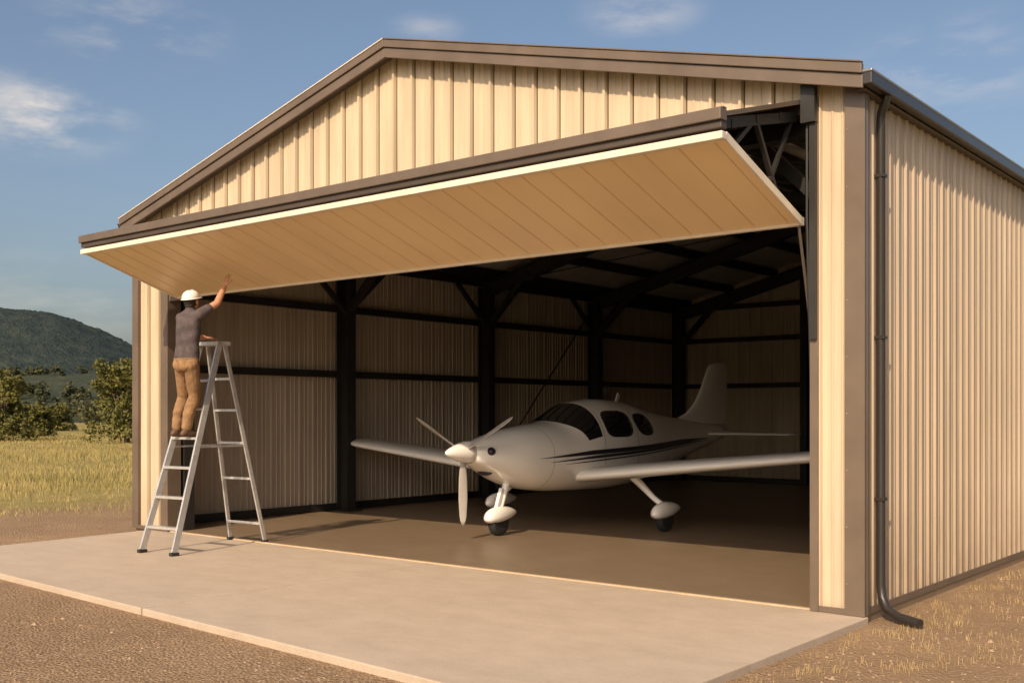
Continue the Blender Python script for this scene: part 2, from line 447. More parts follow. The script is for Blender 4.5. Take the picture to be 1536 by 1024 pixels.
for x in (DR+0.004,DL-0.004):
    w.beam((x,low[0]-0.0,low[1]+0.012),(x,fold2[0]+0.01,fold2[1]+0.014),0.02,0.065,'white_trim')
w.box(DL-0.01,DR+0.01,low[0]+0.001,low[0]+0.05,low[1]-0.022,low[1]+0.045,'white_trim')
w.obj('door_edge_trim',hangar,bevel=0.004)
w=MB()
n=6
for i in range(n+1):
    x=DL+0.08+(DR-DL-0.16)*i/n
    w.beam((x,hinge[0]+.02,hinge[1]-0.09),(x,fold[0]+.05,fold[1]-0.03),0.05,0.08,'steel')
    w.beam((x,low[0]-0.05,low[1]+0.085),(x,fold2[0]+0.12,fold2[1]+0.06),0.05,0.07,'steel')
    w.beam((x,-0.75,3.87),(x,-0.35,3.30),0.035,0.035,'steel')
    w.beam((x,-0.75,3.87),(x,-1.15,3.56),0.035,0.035,'steel')
    w.beam((x,-0.1,4.0),(x,-0.55,3.36),0.03,0.03,'steel')
for (y,z) in((-0.35,3.97),(-0.75,3.86),(-1.15,3.74),(-0.40,3.31),(-0.9,3.47)):
    w.box(DL+0.05,DR-0.05,y-0.025,y+0.025,z-0.03,z+0.03,'steel')
w.tube([(OR_-0.06,-0.06,4.15),(OR_-0.06,-0.06,3.2),(OR_-0.055,-0.03,2.5),(OR_-0.05,0.0,1.9)],0.012,'steel',6)
w.tube([(OR_-0.11,-0.10,3.12),(OR_-0.09,-0.02,2.7),(OR_-0.06,0.10,2.0)],0.013,'brownd',6)
w.box(OR_-0.09,OR_+0.03,-0.12,-0.055,3.95,4.26,'steel')
w.box(OR_-0.03,OR_+0.025,-0.085,-0.053,2.2,4.1,'steel')
w.obj('door_truss',hangar)

# floor + apron --------------------------------------------------
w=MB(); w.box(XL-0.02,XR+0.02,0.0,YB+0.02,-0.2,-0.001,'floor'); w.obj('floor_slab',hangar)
w=MB(); w.box(OL,OR_,-0.012,0.03,-0.002,0.012,'thresh'); w.obj('threshold',hangar)
w=MB()
def poly_slab(pts,z0,z1,k):
    n=len(pts); vs=[(x,y,z0) for x,y in pts]+[(x,y,z1) for x,y in pts]
    w.add(vs,[tuple(range(n))[::-1],tuple(range(n,2*n))]+[(i,(i+1)%n,n+(i+1)%n,n+i) for i in range(n)],k)
jt=0.009
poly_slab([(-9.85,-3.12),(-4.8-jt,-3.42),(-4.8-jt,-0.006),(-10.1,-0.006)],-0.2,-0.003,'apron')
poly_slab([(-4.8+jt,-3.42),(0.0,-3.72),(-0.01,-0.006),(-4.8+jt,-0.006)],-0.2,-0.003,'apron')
w.box(-4.8-jt,-4.8+jt,-3.4,-0.01,-0.1,-0.016,'joint')
ap=w.obj('concrete_apron',None,bevel=0.008)

# ------------------------------------------------------------------ ground
w=MB(); S=3000
w.add([(-S,-S,-0.06),(S,-S,-0.06),(S,S,-0.06),(-S,S,-0.06)],[(0,1,2,3)],'ground'); w.obj('ground')
def rectd(x,y):
    dx=max(abs(x+5.25)-5.25,0); dy=max(abs(y-4.8)-9.8,0); return math.hypot(dx,dy)
CX,CY=3.20,-8.34; YAW=R(39.4)
def pol(az,r):
    a=R(az)-YAW; return CX+math.sin(a)*r, CY+math.cos(a)*r
w=MB()
octf=[(0,2,4),(2,1,4),(1,3,4),(3,0,4),(2,0,5),(1,2,5),(3,1,5),(0,3,5)]
cnt=0
while cnt<9000:
    az=random.uniform(-50,50); r=3.2+random.random()**1.3*16
    x,y=pol(az,r)
    if (-10.6<x<0.10 and -3.75<y<14.8): continue
    s=random.uniform(0.004,0.014)*(1+ (random.random()<0.05)*1.3)
    a=random.random()*3.14; c,sn=math.cos(a)*s,math.sin(a)*s
    k=random.uniform(0.6,1.3)
    vs=[(x+c,y+sn,-.06),(x-c,y-sn,-.06),(x-sn*k,y+c*k,-.06),(x+sn*k,y-c*k,-.06),(x,y,-.06+s*0.7),(x,y,-.06-s*0.4)]
    w.add(vs,octf,'stone'); cnt+=1
w.obj('gravel')
def blades(w,x,y,n,h,wd,spread,k):
    for i in range(n):
        a=random.random()*6.283; bx=x+random.gauss(0,spread); by=y+random.gauss(0,spread)
        hh=h*random.uniform(.5,1.2); l=hh*random.uniform(.1,.55); dx,dy=math.cos(a),math.sin(a)
        b=random.random()*6.283; px,py=math.cos(b)*wd,math.sin(b)*wd
        mx,my,mz=bx+dx*l*.35,by+dy*l*.35,-.06+hh*.6
        w.add([(bx-px,by-py,-.07),(bx+px,by+py,-.07),(mx+px*.7,my+py*.7,mz),(mx-px*.7,my-py*.7,mz),(bx+dx*l,by+dy*l,-.06+hh)],[(0,1,2,3),(3,2,4)],k)
w=MB(); cnt=0
while cnt<15000:
    az=random.uniform(-44,-8); r=15+ (random.random()**1.15)*80
    x,y=pol(az,r); d=rectd(x,y)
    nn=noise.noise(Vector((x*.3,y*.3,0)))
    if d<3.6+nn*2: continue
    if d<7 and random.random()<0.5: continue
    sz=1+ r/60
    blades(w,x,y,6,0.17*(0.6+1.2*abs(noise.noise(Vector((x*.1,y*.1,3)))))*(0.45 if d<7 else 1),0.0040*sz,0.14*sz,'grass'); cnt+=1
w.obj('field_grass')
w=MB(); cnt=0
while cnt<1100:
    az=random.uniform(8,50); r=5+random.random()**0.8*16
    x,y=pol(az,r)
    if x<0.12 and y>-4.0: continue
    nn=noise.noise(Vector((x*.9,y*.9,5)))
    if nn<0.0 and random.random()<.9: continue
    blades(w,x,y,12,0.055,0.002,0.05,'drygrass'); cnt+=1
w.obj('dry_grass')

# ------------------------------------------------------------------ hills
def hh_(hf,az,r,r0,r1,bumpy,seed):
    t=(r-r0)/(r1-r0); x,y=pol(az,r)
    if t<0: return 0
    prof=math.sin(min(t*1.15,1.0)*math.pi/2)**1.4 if t<0.87 else 1.0-(t-0.87)*1.5
    return hf(az)*prof+bumpy*prof*(noise.noise(Vector((x*.012,y*.012,seed)))*3+noise.noise(Vector((x*.06,y*.06,seed)))*1.0+abs(noise.noise(Vector((x*.2,y*.2,seed))))*1.2)
def hill(name,mat,az0,az1,r0,r1,hf,na,nr,bumpy,seed):
    w=MB(); vs=[];fs=[]
    for i in range(na+1):
        az=az0+(az1-az0)*i/na
        for j in range(nr+1):
            r=r0+(r1-r0)*j/nr; x,y=pol(az,r)
            vs.append((x,y,-0.6+hh_(hf,az,r,r0,r1,bumpy,seed)))
    for i in range(na):
        for j in range(nr):
            a=i*(nr+1)+j; fs.append((a,a+nr+1,a+nr+2,a+1))
    w.add(vs,fs,mat); w.obj(name,smooth=True)
hill('hill','hill',-60,5,900,1400,lambda a: float(np.interp(a,[-60,-40,-30,-25.4,-23,-19.2,-14,-5,5],[90,112,122,120,113,76,52,32,10])),560,70,2.4,2)
nhf=lambda a: float(np.interp(a,[-60,-40,-26,-22,-19,-14,0],[11,13,14,15,17,12,4]))
hill('near_hill','hill2',-60,0,200,430,nhf,300,40,0.8,9)

# ------------------------------------------------------------------ trees
def leaves(w,c,rad,n,size,k):
    for i in range(n):
        d=Vector((random.gauss(0,1),random.gauss(0,1),random.gauss(0,1)))
        d.normalize(); d*= rad*(random.random()**0.45)
        p=Vector(c)+Vector((d.x,d.y,d.z*0.8))
        a=Vector((random.gauss(0,1),random.gauss(0,1),random.gauss(0,.7))).normalized()
        b=a.cross(Vector((random.gauss(0,1),random.gauss(0,1),random.gauss(0,1)))).normalized()
        s=size*random.uniform(.5,1.2)
        w.add([p-a*s,p-b*s*.55,p+a*s,p+b*s*.55],[(0,1,2,3)],k)
def tree(name,x,y,h,wd,nc=190,nl=44,lsz=0.12):
    e=empty(name,(x,y,-0.06))
    w=MB()
    hb=h*0.22
    w.tube([(0,0,-.2),(0.05,0,hb*.5),(0,.05,hb),(0.1,0,h*.55),(0.05,.05,h*.8)],[h*.035,h*.028,h*.024,h*.014,h*.005],'bark',8)
    lob=[]
    for q_ in range(13):
        a=random.random()*6.283; rr=wd*0.30*math.sqrt(random.random()); z=h*random.uniform(.22,.80)
        rr*=1.0-0.6*max(0,z/h-0.35)*1.6
        lob.append((Vector((math.cos(a)*rr,math.sin(a)*rr,z)),random.uniform(.28,.44)*wd/2))
    for c,r in lob:
        w.tube([(0,0,hb*random.uniform(.6,1)),c*0.5+Vector((0,0,hb*.4)),c],[h*.014,h*.009,h*.003],'bark',5)
    w.obj('trunk',e,smooth=True)
    w=MB()
    for i in range(nc):
        c,r=random.choice(lob)
        d=Vector((random.gauss(0,1),random.gauss(0,1),random.gauss(0,1))).normalized()*r*random.uniform(.5,1.1)
        p=c+d
        if p.z<h*.1: p.z=h*.1+random.random()*.3
        if p.z>h: p.z=h*random.uniform(.85,1)
        leaves(w,p,wd*.07*random.uniform(.6,1.4),nl,lsz,'leaf')
    for i in range(nc//3):
        a=random.random()*6.28; rr=wd*.42*random.random()**.5
        leaves(w,(math.cos(a)*rr,math.sin(a)*rr,h*random.uniform(.04,.25)),wd*.08,nl//2,lsz,'leaf')
    w.obj('crown',e)
for (az,r,h,wd) in [(-19.7,64,5.2,5.4),(-17.6,74,4.9,5.6),(-22.9,112,2.6,4.0),(-25.4,72,4.5,5.0),(-28,76,5.2,5.6),(-16.0,85,5.6,6),(-31.5,90,6,6.5),(-23.9,84,2.4,3.0),(-36,80,6,6.5)]:
    x,y=pol(az,r); tree('tree',x,y,h,wd)
w=MB()
for i in range(700):
    az=random.uniform(-48,-8); r=140+285*random.random()**0.8; x,y=pol(az,r)
    if noise.noise(Vector((x*.012,y*.012,4)))<-0.15: continue
    z0=max(0,hh_(nhf,az,r,200,430,0.8,9)-0.6)
    h=random.uniform(2.5,5.5)
    for j in range(4):
        leaves(w,(x+random.gauss(0,h*.25),y+random.gauss(0,h*.25),z0+h*random.uniform(.1,.55)),h*.30,38,0.36 if r<220 else 0.55,'leaf2')
w.obj('distant_trees')

# ------------------------------------------------------------------ airplane
plane=empty('airplane',(-5.9,1.5,0),R(1.0))
def herm(xs,ys,x):
    xs=list(xs);n=len(xs)
    i=max(0,min(n-2,int(np.searchsorted(xs,x)-1)))
    def m(j):
        if j==0: return (ys[1]-ys[0])/(xs[1]-xs[0])
        if j==n-1: return (ys[-1]-ys[-2])/(xs[-1]-xs[-2])
        a=(ys[j]-ys[j-1])/(xs[j]-xs[j-1]); b=(ys[j+1]-ys[j])/(xs[j+1]-xs[j])
        return 0 if a*b<=0 else 2*a*b/(a+b)
    h=xs[i+1]-xs[i];t=(x-xs[i])/h
    return ys[i]*(2*t**3-3*t*t+1)+m(i)*h*(t**3-2*t*t+t)+ys[i+1]*(-2*t**3+3*t*t)+m(i+1)*h*(t**3-t*t)
SY=[1.88,1.93,2.05,2.30,2.60,3.00,3.45,3.75,4.10,4.60,5.20,5.80,6.40,7.00,7.80,8.60,8.88]
ZT=[1.20,1.225,1.26,1.32,1.385,1.44,1.49,1.62,1.765,1.815,1.79,1.70,1.61,1.54,1.46,1.40,1.34]
ZB=[1.00,0.96,0.90,0.79,0.675,0.575,0.53,0.52,0.51,0.50,0.52,0.58,0.69,0.82,0.98,1.14,1.22]
HW=[0.15,0.20,0.28,0.39,0.49,0.555,0.59,0.605,0.62,0.62,0.585,0.50,0.385,0.28,0.17,0.08,0.03]
ZC=[1.10,1.10,1.09,1.07,1.05,1.04,1.04,1.05,1.06,1.07,1.08,1.10,1.14,1.18,1.22,1.27,1.28]
def sec(y):
    return herm(SY,ZT,y),herm(SY,ZB,y),herm(SY,HW,y),herm(SY,ZC,y)
def PF(y,th,off=0):
    zt,zb,hw,zc=sec(y); c,s=math.cos(th),math.sin(th)
    n=2.15 if s>0 else 2.4
    x=(hw+off)*math.copysign(abs(c)**(2/n),c)
    z=zc+((zt-zc if s>0 else zc-zb)+off)*math.copysign(abs(s)**(2/n),s)
    return (x,y-1.5,z)
def SX(y,z,off=0.004):
    zt,zb,hw,zc=sec(y)
    n=2.15 if z>zc else 2.4
    h=(zt-zc) if z>zc else (zc-zb)
    q=min(0.999,abs(z-zc)/h)
    return (hw)*(1-q**n)**(1/n)+off
w=MB()
ys=np.concatenate([np.linspace(1.88,2.3,12),np.linspace(2.36,8.88,110)])
w.loft([[PF(float(y),2*math.pi*j/64) for j in range(64)] for y in ys],'plane')
w.obj('fuselage',plane,auto=50)
w=MB()
nth=44; rings=[]
for i in range(9):
    t=i/8
    row=[]
    for j in range(nth+1):
        th=R(17+146*j/nth); k=abs(math.cos(th))
        y0=3.47+0.30*k**2.5; y1=4.02+0.03*k
        row.append(PF(y0+(y1-y0)*t,th,0.005))
    rings.append(row)
w.loft(rings,'glass',cap=False,closed=False)
def window(cy,cz,hy,hz,lean,n=3.5):
    for sgn in(1,-1):
        rings=[]
        for q in (1,.8,.6,.4,.2,.02):
            row=[]
            for j in range(36):
                t=2*math.pi*j/36;c,s=math.cos(t),math.sin(t)
                a=math.copysign(abs(c)**(2/n),c)*hy*q; b=math.copysign(abs(s)**(2/n),s)*hz*q
                y=cy+a+lean*b; z=cz+b*(1-0.0*a)
                row.append((sgn*SX(y,z,0.006),y-1.5,z))
            rings.append(row)
        w.loft(rings,'glass')
window(4.53,1.455,0.36,0.19,0.0)
window(5.28,1.44,0.27,0.165,-0.35,2.6)
w.obj('windows',plane,smooth=True)
w=MB()
for (za,zb_,sl,ya,yb) in((1.01,1.068,0.022,2.7,8.1),(0.955,0.993,0.030,2.9,8.0),(0.92,0.937,0.036,3.2,7.6)):
    for sgn in(1,-1):
        rows=[]
        for y in np.linspace(ya,yb,60):
            y=float(y); tt=(y-ya)/(yb-ya); tp=min(1,tt*5)*min(1,(1-tt)*4)
            zz=za+sl*(y-ya)*0.9+0.006*(y-ya)**2*0.4; th=(zb_-za)*tp+0.003
            rows.append([(sgn*SX(y,zz,0.005),y-1.5,zz),(sgn*SX(y,zz+th,0.005),y-1.5,zz+th)])
        w.loft(rows,'stripe',cap=False,closed=False)
w.obj('stripes',plane)
w=MB()
for sgn in(1,-1):
    for y0 in (4.10,5.0):
        w.tube([(sgn*SX(y0,z,0.0005),y0-1.5,z) for z in np.linspace(0.85,1.66,14)],0.0025,'stripe',5)
    w.tube([(sgn*SX(y,0.85,0.0005),y-1.5,0.85) for y in np.linspace(4.1,5.0,10)],0.0025,'stripe',5)
    w.tube([PF(2.98,R(a) if sgn>0 else R(180-a),0.0002) for a in np.linspace(-60,90,30)],0.002,'stripe',5)
    w.ell((sgn*0.235,2.04-1.5,1.12),(0.085,0.06,0.055),'stripe',Matrix.Rotation(R(-sgn*42),3,'Z'))
w.ell((0,2.2-1.5,0.84),(0.12,0.05,0.045),'stripe',Matrix.Rotation(R(-35),3,'X'))
w.obj('air_inlets',plane,smooth=True)
w=MB()
prof=[(-.06,.008),(-.04,.03),(.02,.058),(.10,.088),(.20,.116),(.29,.136),(.36,.147),(.375,.14)]
w.loft([[(r*math.cos(t),y,1.11+r*math.sin(t)) for t in [2*math.pi*j/28 for j in range(28)]] for y,r in prof],'plane')
w.obj('spinner',plane,smooth=True)
w=MB()
for ang in (270,152,29):
    a=R(ang); d=Vector((math.cos(a),0,math.sin(a))); tdir=Vector((-math.sin(a),0,math.cos(a)))
    rings=[]
    for i in range(15):
        t=i/14; r=0.08+0.84*t
        ch=np.interp(t,[0,.12,.3,.6,.85,.95,1],[.032,.042,.055,.058,.046,.034,.012]); thk=np.interp(t,[0,.15,1],[.03,.014,.004])
        tw=R(np.interp(t,[0,1],[62,38]))
        cd=(tdir*math.cos(tw)+Vector((0,1,0))*math.sin(tw)); nd=(Vector((0,1,0))*math.cos(tw)-tdir*math.sin(tw))
        c=Vector((0,0.27,1.11))+d*r
        rings.append([c+cd*ch*math.cos(u)+nd*thk*math.sin(u) for u in [2*math.pi*j/14 for j in range(14)]])
    w.loft(rings,'blade')
w.obj('propeller',plane,smooth=True)
def foil(n=16):
    pts=[]
    for i in range(n+1):
        x=0.5*(1+math.cos(math.pi*i/n)); 
        yt=5*(.2969*math.sqrt(x)-.126*x-.3516*x*x+.2843*x**3-.1015*x**4); pts.append((x,yt))
    for i in range(1,n):
        x=0.5*(1-math.cos(math.pi*i/n))
        yt=5*(.2969*math.sqrt(x)-.126*x-.3516*x*x+.2843*x**3-.1015*x**4); pts.append((x,-yt))
    return pts
FO=foil()
def surf(w,secs,axis,k):
    rings=[]
    for (px,py,pz,ch,th) in secs:
        if axis=='z': rings.append([(px,py+a*ch,pz+b*ch*th+ (0.02*math.sin(a*math.pi)*ch)) for a,b in FO])
        else: rings.append([(px+b*ch*th,py+a*ch,pz) for a,b in FO])
    w.loft(rings,k)
w=MB()
for sgn in(1,-1):
    secs=[]
    for t in np.linspace(0,1,24):
        t=float(t); X=0.2+4.2*t; tip=max(0,(t-.93)/.07)
        ch=(1.42-.55*t)*(1-0.55*tip**2); le=3.50+0.20*t-1.5+0.22*tip**2
        secs.append((sgn*X,le,0.69+0.10*X+0.05*tip**2,ch,0.155*(1-.6*tip**2)))
    surf(w,secs,'z','plane')
w.obj('wing',plane,auto=60)
w=MB()
for sgn in(1,-1):
    w.beam((sgn*2.3,4.62-1.5,0.69+.10*2.3-0.03),(sgn*2.3,4.95-1.5,0.69+.10*2.3-.05),0.03,0.05,'plane')
    w.beam((sgn*3.5,4.5-1.5,0.69+.10*3.5-0.02),(sgn*3.5,4.8-1.5,0.69+.10*3.5-.035),0.025,0.04,'plane')
w.obj('wing_fittings',plane)
w=MB()
secs=[(0,6.85,1.42,2.0,.06),(0,7.15,1.52,1.72,.06),(0,7.48,1.62,1.41,.07),(0,7.74,1.78,1.17,.08),(0,7.93,1.98,1.0,.085),(0,8.08,2.2,.87,.085),(0,8.2,2.38,.76,.08),(0,8.3,2.45,.64,.07),(0,8.45,2.49,.44,.05),(0,8.6,2.5,.2,.03)]
secs=[(a,b-1.5,c,d,e) for a,b,c,d,e in secs]
surf(w,secs,'x','plane')
w.obj('tail_fin',plane,auto=60)
w=MB()
for sgn in(1,-1):
    secs=[(sgn*(0.03+1.5*t),7.95+.22*t-1.5+(0.1 if t==1 else 0),1.25,(0.85-.28*t)*(0.7 if t==1 else 1),.09*(0.5 if t==1 else 1)) for t in (0,.3,.6,.9,.97,1)]
    surf(w,secs,'z','plane')
w.obj('tailplane',plane,auto=60)
w=MB()
def wheel(x,y,r,k='rubber'):
    prof=[(-.055,.6),(-.06,.85),(-.045,.97),(-.015,1),(.015,1),(.045,.97),(.06,.85),(.055,.6)]
    w.loft([[(x+a,y+r*b*math.cos(t),r+r*b*math.sin(t)) for t in [2*math.pi*j/24 for j in range(24)]] for a,b in prof],k)
def fairing(x,y,z,L,wd,h):
    rings=[]
    for i in range(15):
        t=i/14; q=math.sin(math.pi*t**0.72)**0.62 if 0<t<1 else 0.04
        yy=y-L*0.42+L*t
        rings.append([(x+wd*q*math.cos(u),yy,z+ (t-.4)*0.05+ h*q*math.sin(u)*(1 if math.sin(u)>0 else 0.6)) for u in [2*math.pi*j/18 for j in range(18)]])
    w.loft(rings,'plane')
ng=2.48-1.5; mg=4.28-1.5
wheel(0,ng,0.17); fairing(0,ng,0.25,0.66,0.105,0.135)
w.tube([(0,ng+0.02,0.3),(0,ng+0.10,0.5),(0,ng+0.18,0.72)],[.035,.04,.055],'plane',10)
w.beam((0,ng-0.01,0.36),(0,ng+0.09,0.60),0.05,0.10,'plane')
for sgn in(1,-1):
    wheel(sgn*1.45,mg,0.17); fairing(sgn*1.45,mg,0.26,0.74,0.11,0.14)
    w.tube([(sgn*1.44,mg,0.34),(sgn*1.28,mg-.01,0.45),(sgn*1.05,mg-.03,0.66),(sgn*0.9,mg-.05,0.80)],[.04,.04,.055,.075],'plane',10)
w.obj('landing_gear',plane,auto=50)
w=MB()
w.tube([(0,5.0-1.5,1.79),(0.0,5.03-1.5,1.9),(0.0,5.12-1.5,2.05)],[.012,.008,.004],'stripe',6)
w.beam((0,5.3-1.5,1.76),(0,5.38-1.5,1.90),0.012,0.06,'plane')
w.tube([(0.1,4.9-1.5,1.8),(0.1,4.93-1.5,1.92)],0.006,'stripe',6)
w.obj('antennas',plane)

# ------------------------------------------------------------------ ladder
lad=empty('step_ladder',(-7.85,-0.6,0),0)
F0=Vector((-7.71,-1.42,0)); F1=Vector((-7.85,-0.63,2.42)); B0=Vector((-7.955,0.0,0)); B1=Vector((-7.86,-0.53,2.42))
side=Vector((0.99,0.10,0)).normalized()
def rail(c0,c1,w0,w1,sg): return c0+side*sg*w0/2, c1+side*sg*w1/2
w=MB()
O=Vector((-7.85,-0.6,0))
for sg in(-1,1):
    a,b=rail(F0,F1,0.56,0.34,sg)
    w.beam(a-O+Vector((0,0,.03)),b-O,0.028,0.075,'alu',up=(0,-1,.3))
    a2,b2=rail(B0,B1,0.62,0.30,sg)
    w.beam(a2-O+Vector((0,0,.03)),b2-O,0.024,0.05,'alu',up=(0,1,.3))
    w.box(*( (a-O).x-.03,(a-O).x+.03,(a-O).y-.05,(a-O).y+.05,0,.035),'rubber')
    w.box(*( (a2-O).x-.025,(a2-O).x+.025,(a2-O).y-.04,(a2-O).y+.04,0.001,.035),'rubber')
    m1=a+(b-a)*0.5; m2=a2+(b2-a2)*0.5
    w.beam(m1-O+Vector((0,0.02,0)),m2-O,0.006,0.022,'alu')
for z in(.29,.63,.97,1.31,1.65,1.99):
    t=z/2.42; c=F0+(F1-F0)*t; wd=0.56-.22*t-0.03
    w.beam(c-side*wd/2-O,c+side*wd/2-O,0.095,0.028,'alu')
for z in(.24,.80,1.24,1.64,2.02):
    t=z/2.42; c=B0+(B1-B0)*t; wd=0.62-.32*t-.025
    w.beam(c-side*wd/2-O,c+side*wd/2-O,0.035,0.03,'alu')
ct=Vector((-7.855,-0.58,2.44))
w.beam(ct-side*.20-O,ct+side*.20-O,0.20,0.045,'alu')
w.obj('ladder_frame',lad,bevel=0.003)

# ------------------------------------------------------------------ worker
man=empty('construction_worker',(-7.6,-1.1,1.33))
MO=Vector((-7.6,-1.1,1.33))
prims=[]; body=MB(); M['tmp']=M['skin']
def cap(p0,p1,r0,r1,tag,n=14):
    p0=Vector(p0);p1=Vector(p1); d=(p1-p0); L=d.length; d.normalize()
    pts=[];rs=[]
    for i in range(5):
        a=math.pi/2*(1-i/4); pts.append(p0-d*r0*math.sin(a)); rs.append(max(r0*math.cos(a),1e-4))
    for i in range(5):
        a=math.pi/2*i/4; pts.append(p1+d*r1*math.sin(a)); rs.append(max(r1*math.cos(a),1e-4))
    a=d.cross(Vector((0,0,1)))
    if a.length<.05: a=d.cross(Vector((1,0,0)))
    a.normalize(); b=d.cross(a)
    body.loft([[p+(a*math.cos(t)+b*math.sin(t))*r for t in [2*math.pi*j/n for j in range(n)]] for p,r in zip(pts,rs)],'tmp')
    prims.append((p0,p1,r0,r1,tag))
def ellp(c,r,tag,rot=None):
    body.ell(c,r,'tmp',rot); m=min(r)
    ax=[Vector((1,0,0)),Vector((0,1,0)),Vector((0,0,1))]
    i=max(range(3),key=lambda i:r[i]); v=ax[i]*(r[i]-m)
    if rot is not None: v=rot@v
    c=Vector(c); prims.append((c-v,c+v,m,m,tag))
for x,yo in((-7.875,0),(-7.675,0.0)):
    cap((x,-1.10,1.375),(x+.005,-0.90,1.368),.042,.038,'boot'); cap((x,-1.08,1.38),(x,-1.07,1.47),.045,.048,'boot')
    cap((x,-1.12,1.36),(x,-0.9,1.355),.03,.03,'boot')
LK=(-7.83,-1.00,1.80); RK=(-7.63,-0.99,1.80)
LH=(-7.70,-1.11,2.19); RH=(-7.52,-1.11,2.19)
cap((-7.872,-1.065,1.45),(-7.862,-1.05,1.60),.062,.066,'pants'); cap((-7.862,-1.05,1.60),LK,.068,.07,'pants'); cap(LK,LH,.072,.095,'pants')
cap((-7.675,-1.065,1.45),(-7.66,-1.05,1.60),.062,.066,'pants'); cap((-7.66,-1.05,1.60),RK,.068,.07,'pants'); cap(RK,RH,.072,.095,'pants')
ellp((-7.61,-1.12,2.22),(.17,.12,.12),'pants')
ellp((-7.56,-1.165,2.17),(.09,.075,.09),'pants'); ellp((-7.66,-1.165,2.17),(.09,.075,.09),'pants')
tz=[(2.225,.178,.128,-1.112),(2.30,.172,.124,-1.108),(2.40,.163,.116,-1.104),(2.50,.168,.118,-1.10),(2.60,.182,.124,-1.097),(2.68,.190,.118,-1.09),(2.74,.165,.098,-1.085),(2.785,.10,.07,-1.08),(2.80,.06,.05,-1.078)]
body.loft([[(-7.605+.002*i+a*math.cos(t),y+b*math.sin(t),z) for t in [2*math.pi*j/28 for j in range(28)]] for i,(z,a,b,y) in enumerate(tz)],'tmp')
for (z,a,b,y) in tz[1:-1]:
    prims.append((Vector((-7.60-(a-b),y,z)),Vector((-7.60+(a-b),y,z)),b,b,'shirt'))
prims.append((Vector((-7.66,-1.11,2.25)),Vector((-7.55,-1.11,2.25)),.128,.128,'shirt'))
cap((-7.75,-1.08,2.695),(-7.45,-1.08,2.715),.068,.068,'shirt')
cap((-7.60,-1.09,2.72),(-7.605,-1.08,2.77),.07,.060,'shirt')
cap((-7.605,-1.08,2.74),(-7.61,-1.055,2.86),.055,.052,'skin')
RS=Vector((-7.42,-1.07,2.735)); RE=Vector((-7.375,-0.86,2.88)); RW=Vector((-7.44,-0.71,3.09))
cap(RS,RS+(RE-RS)*.48,.066,.059,'shirt'); cap(RS+(RE-RS)*.3,RE,.046,.040,'skin'); cap(RE,RE+(RW-RE)*.4,.041,.040,'skin'); cap(RE+(RW-RE)*.4,RW,.040,.027,'skin')
LS=Vector((-7.78,-1.07,2.715)); LE_=Vector((-7.875,-0.92,2.51)); LW=Vector((-7.84,-0.71,2.51))
cap(LS,LS+(LE_-LS)*.5,.064,.058,'shirt'); cap(LS+(LE_-LS)*.3,LE_,.046,.040,'skin'); cap(LE_,LE_+(LW-LE_)*.4,.041,.038,'skin'); cap(LE_+(LW-LE_)*.4,LW,.038,.027,'skin')
def hand(wr,fd,sd,nn,tside,curl=0.2):
    fd=Vector(fd).normalized(); nn=Vector(nn); nn=(nn-fd*nn.dot(fd)).normalized(); sd=fd.cross(nn)*tside
    for k in (-.03,-.01,.01,.03):
        cap(wr+sd*k*.6,wr+fd*.085+sd*k,.015,.013,'skin',8)
    for k,L,a in((.033,.070,.10),(.011,.080,.02),(-.011,.075,-.04),(-.032,.058,-.13)):
        b=wr+fd*.088+sd*k; d1=(fd+sd*a+nn*curl*.4).normalized(); m=b+d1*L*.5; d2=(fd+sd*a+nn*curl).normalized()
        cap(b,m,.0095,.009,'skin',8); cap(m,m+d2*L*.5,.009,.0075,'skin',8)
    b=wr+fd*.025+sd*.03; m=b+(fd*.55+sd*.8+nn*.25).normalized()*.045; cap(b,m,.014,.011,'skin',8); cap(m,m+(fd*.85+sd*.5+nn*.2).normalized()*.035,.011,.009,'skin',8)
hand(RW,(-.10,.35,.93),None,(0,.80,-.35),-1,0.15)
hand(LW,(0.05,1,-.05),None,(0,0,-1),-1,0.25)
yawh=R(18)
Hc=Vector((-7.615,-1.04,2.905)); hr=Matrix.Rotation(yawh,3,'Z')@Matrix.Rotation(R(12),3,'X')
def hp(x,y,z): return Hc+hr@Vector((x,y,z))
ellp(hp(0,-.01,.02),(.074,.092,.09),'skin',hr); ellp(hp(0,.025,-.055),(.055,.062,.058),'skin',hr)
ellp(hp(0,.065,-.085),(.026,.022,.02),'skin',hr)
cap(hp(0,.082,.0),hp(0,.102,-.032),.010,.014,'skin',8)
for s in(-1,1): ellp(hp(s*.078,-.002,-.018),(.012,.022,.032),'skin',hr)
cap(hp(-.02,.083,-.058),hp(.02,.083,-.058),.007,.007,'skin',8)
b0=body
me=bpy.data.meshes.new('body'); me.from_pydata(b0.v,[],b0.f)
tmp=bpy.data.objects.new('tmpbody',me); COL.objects.link(tmp)
md=tmp.modifiers.new('r','REMESH'); md.mode='VOXEL'; md.voxel_size=0.0055
sm=tmp.modifiers.new('s','SMOOTH'); sm.iterations=5; sm.factor=0.5
dg=bpy.context.evaluated_depsgraph_get()
fin=bpy.data.meshes.new_from_object(tmp.evaluated_get(dg))
bpy.data.objects.remove(tmp)
co=np.empty(len(fin.polygons)*3); fin.polygons.foreach_get('center',co); co=co.reshape(-1,3)
tags=['skin','shirt','pants','boot']
best=np.full(len(co),1e9); idx=np.zeros(len(co),int)
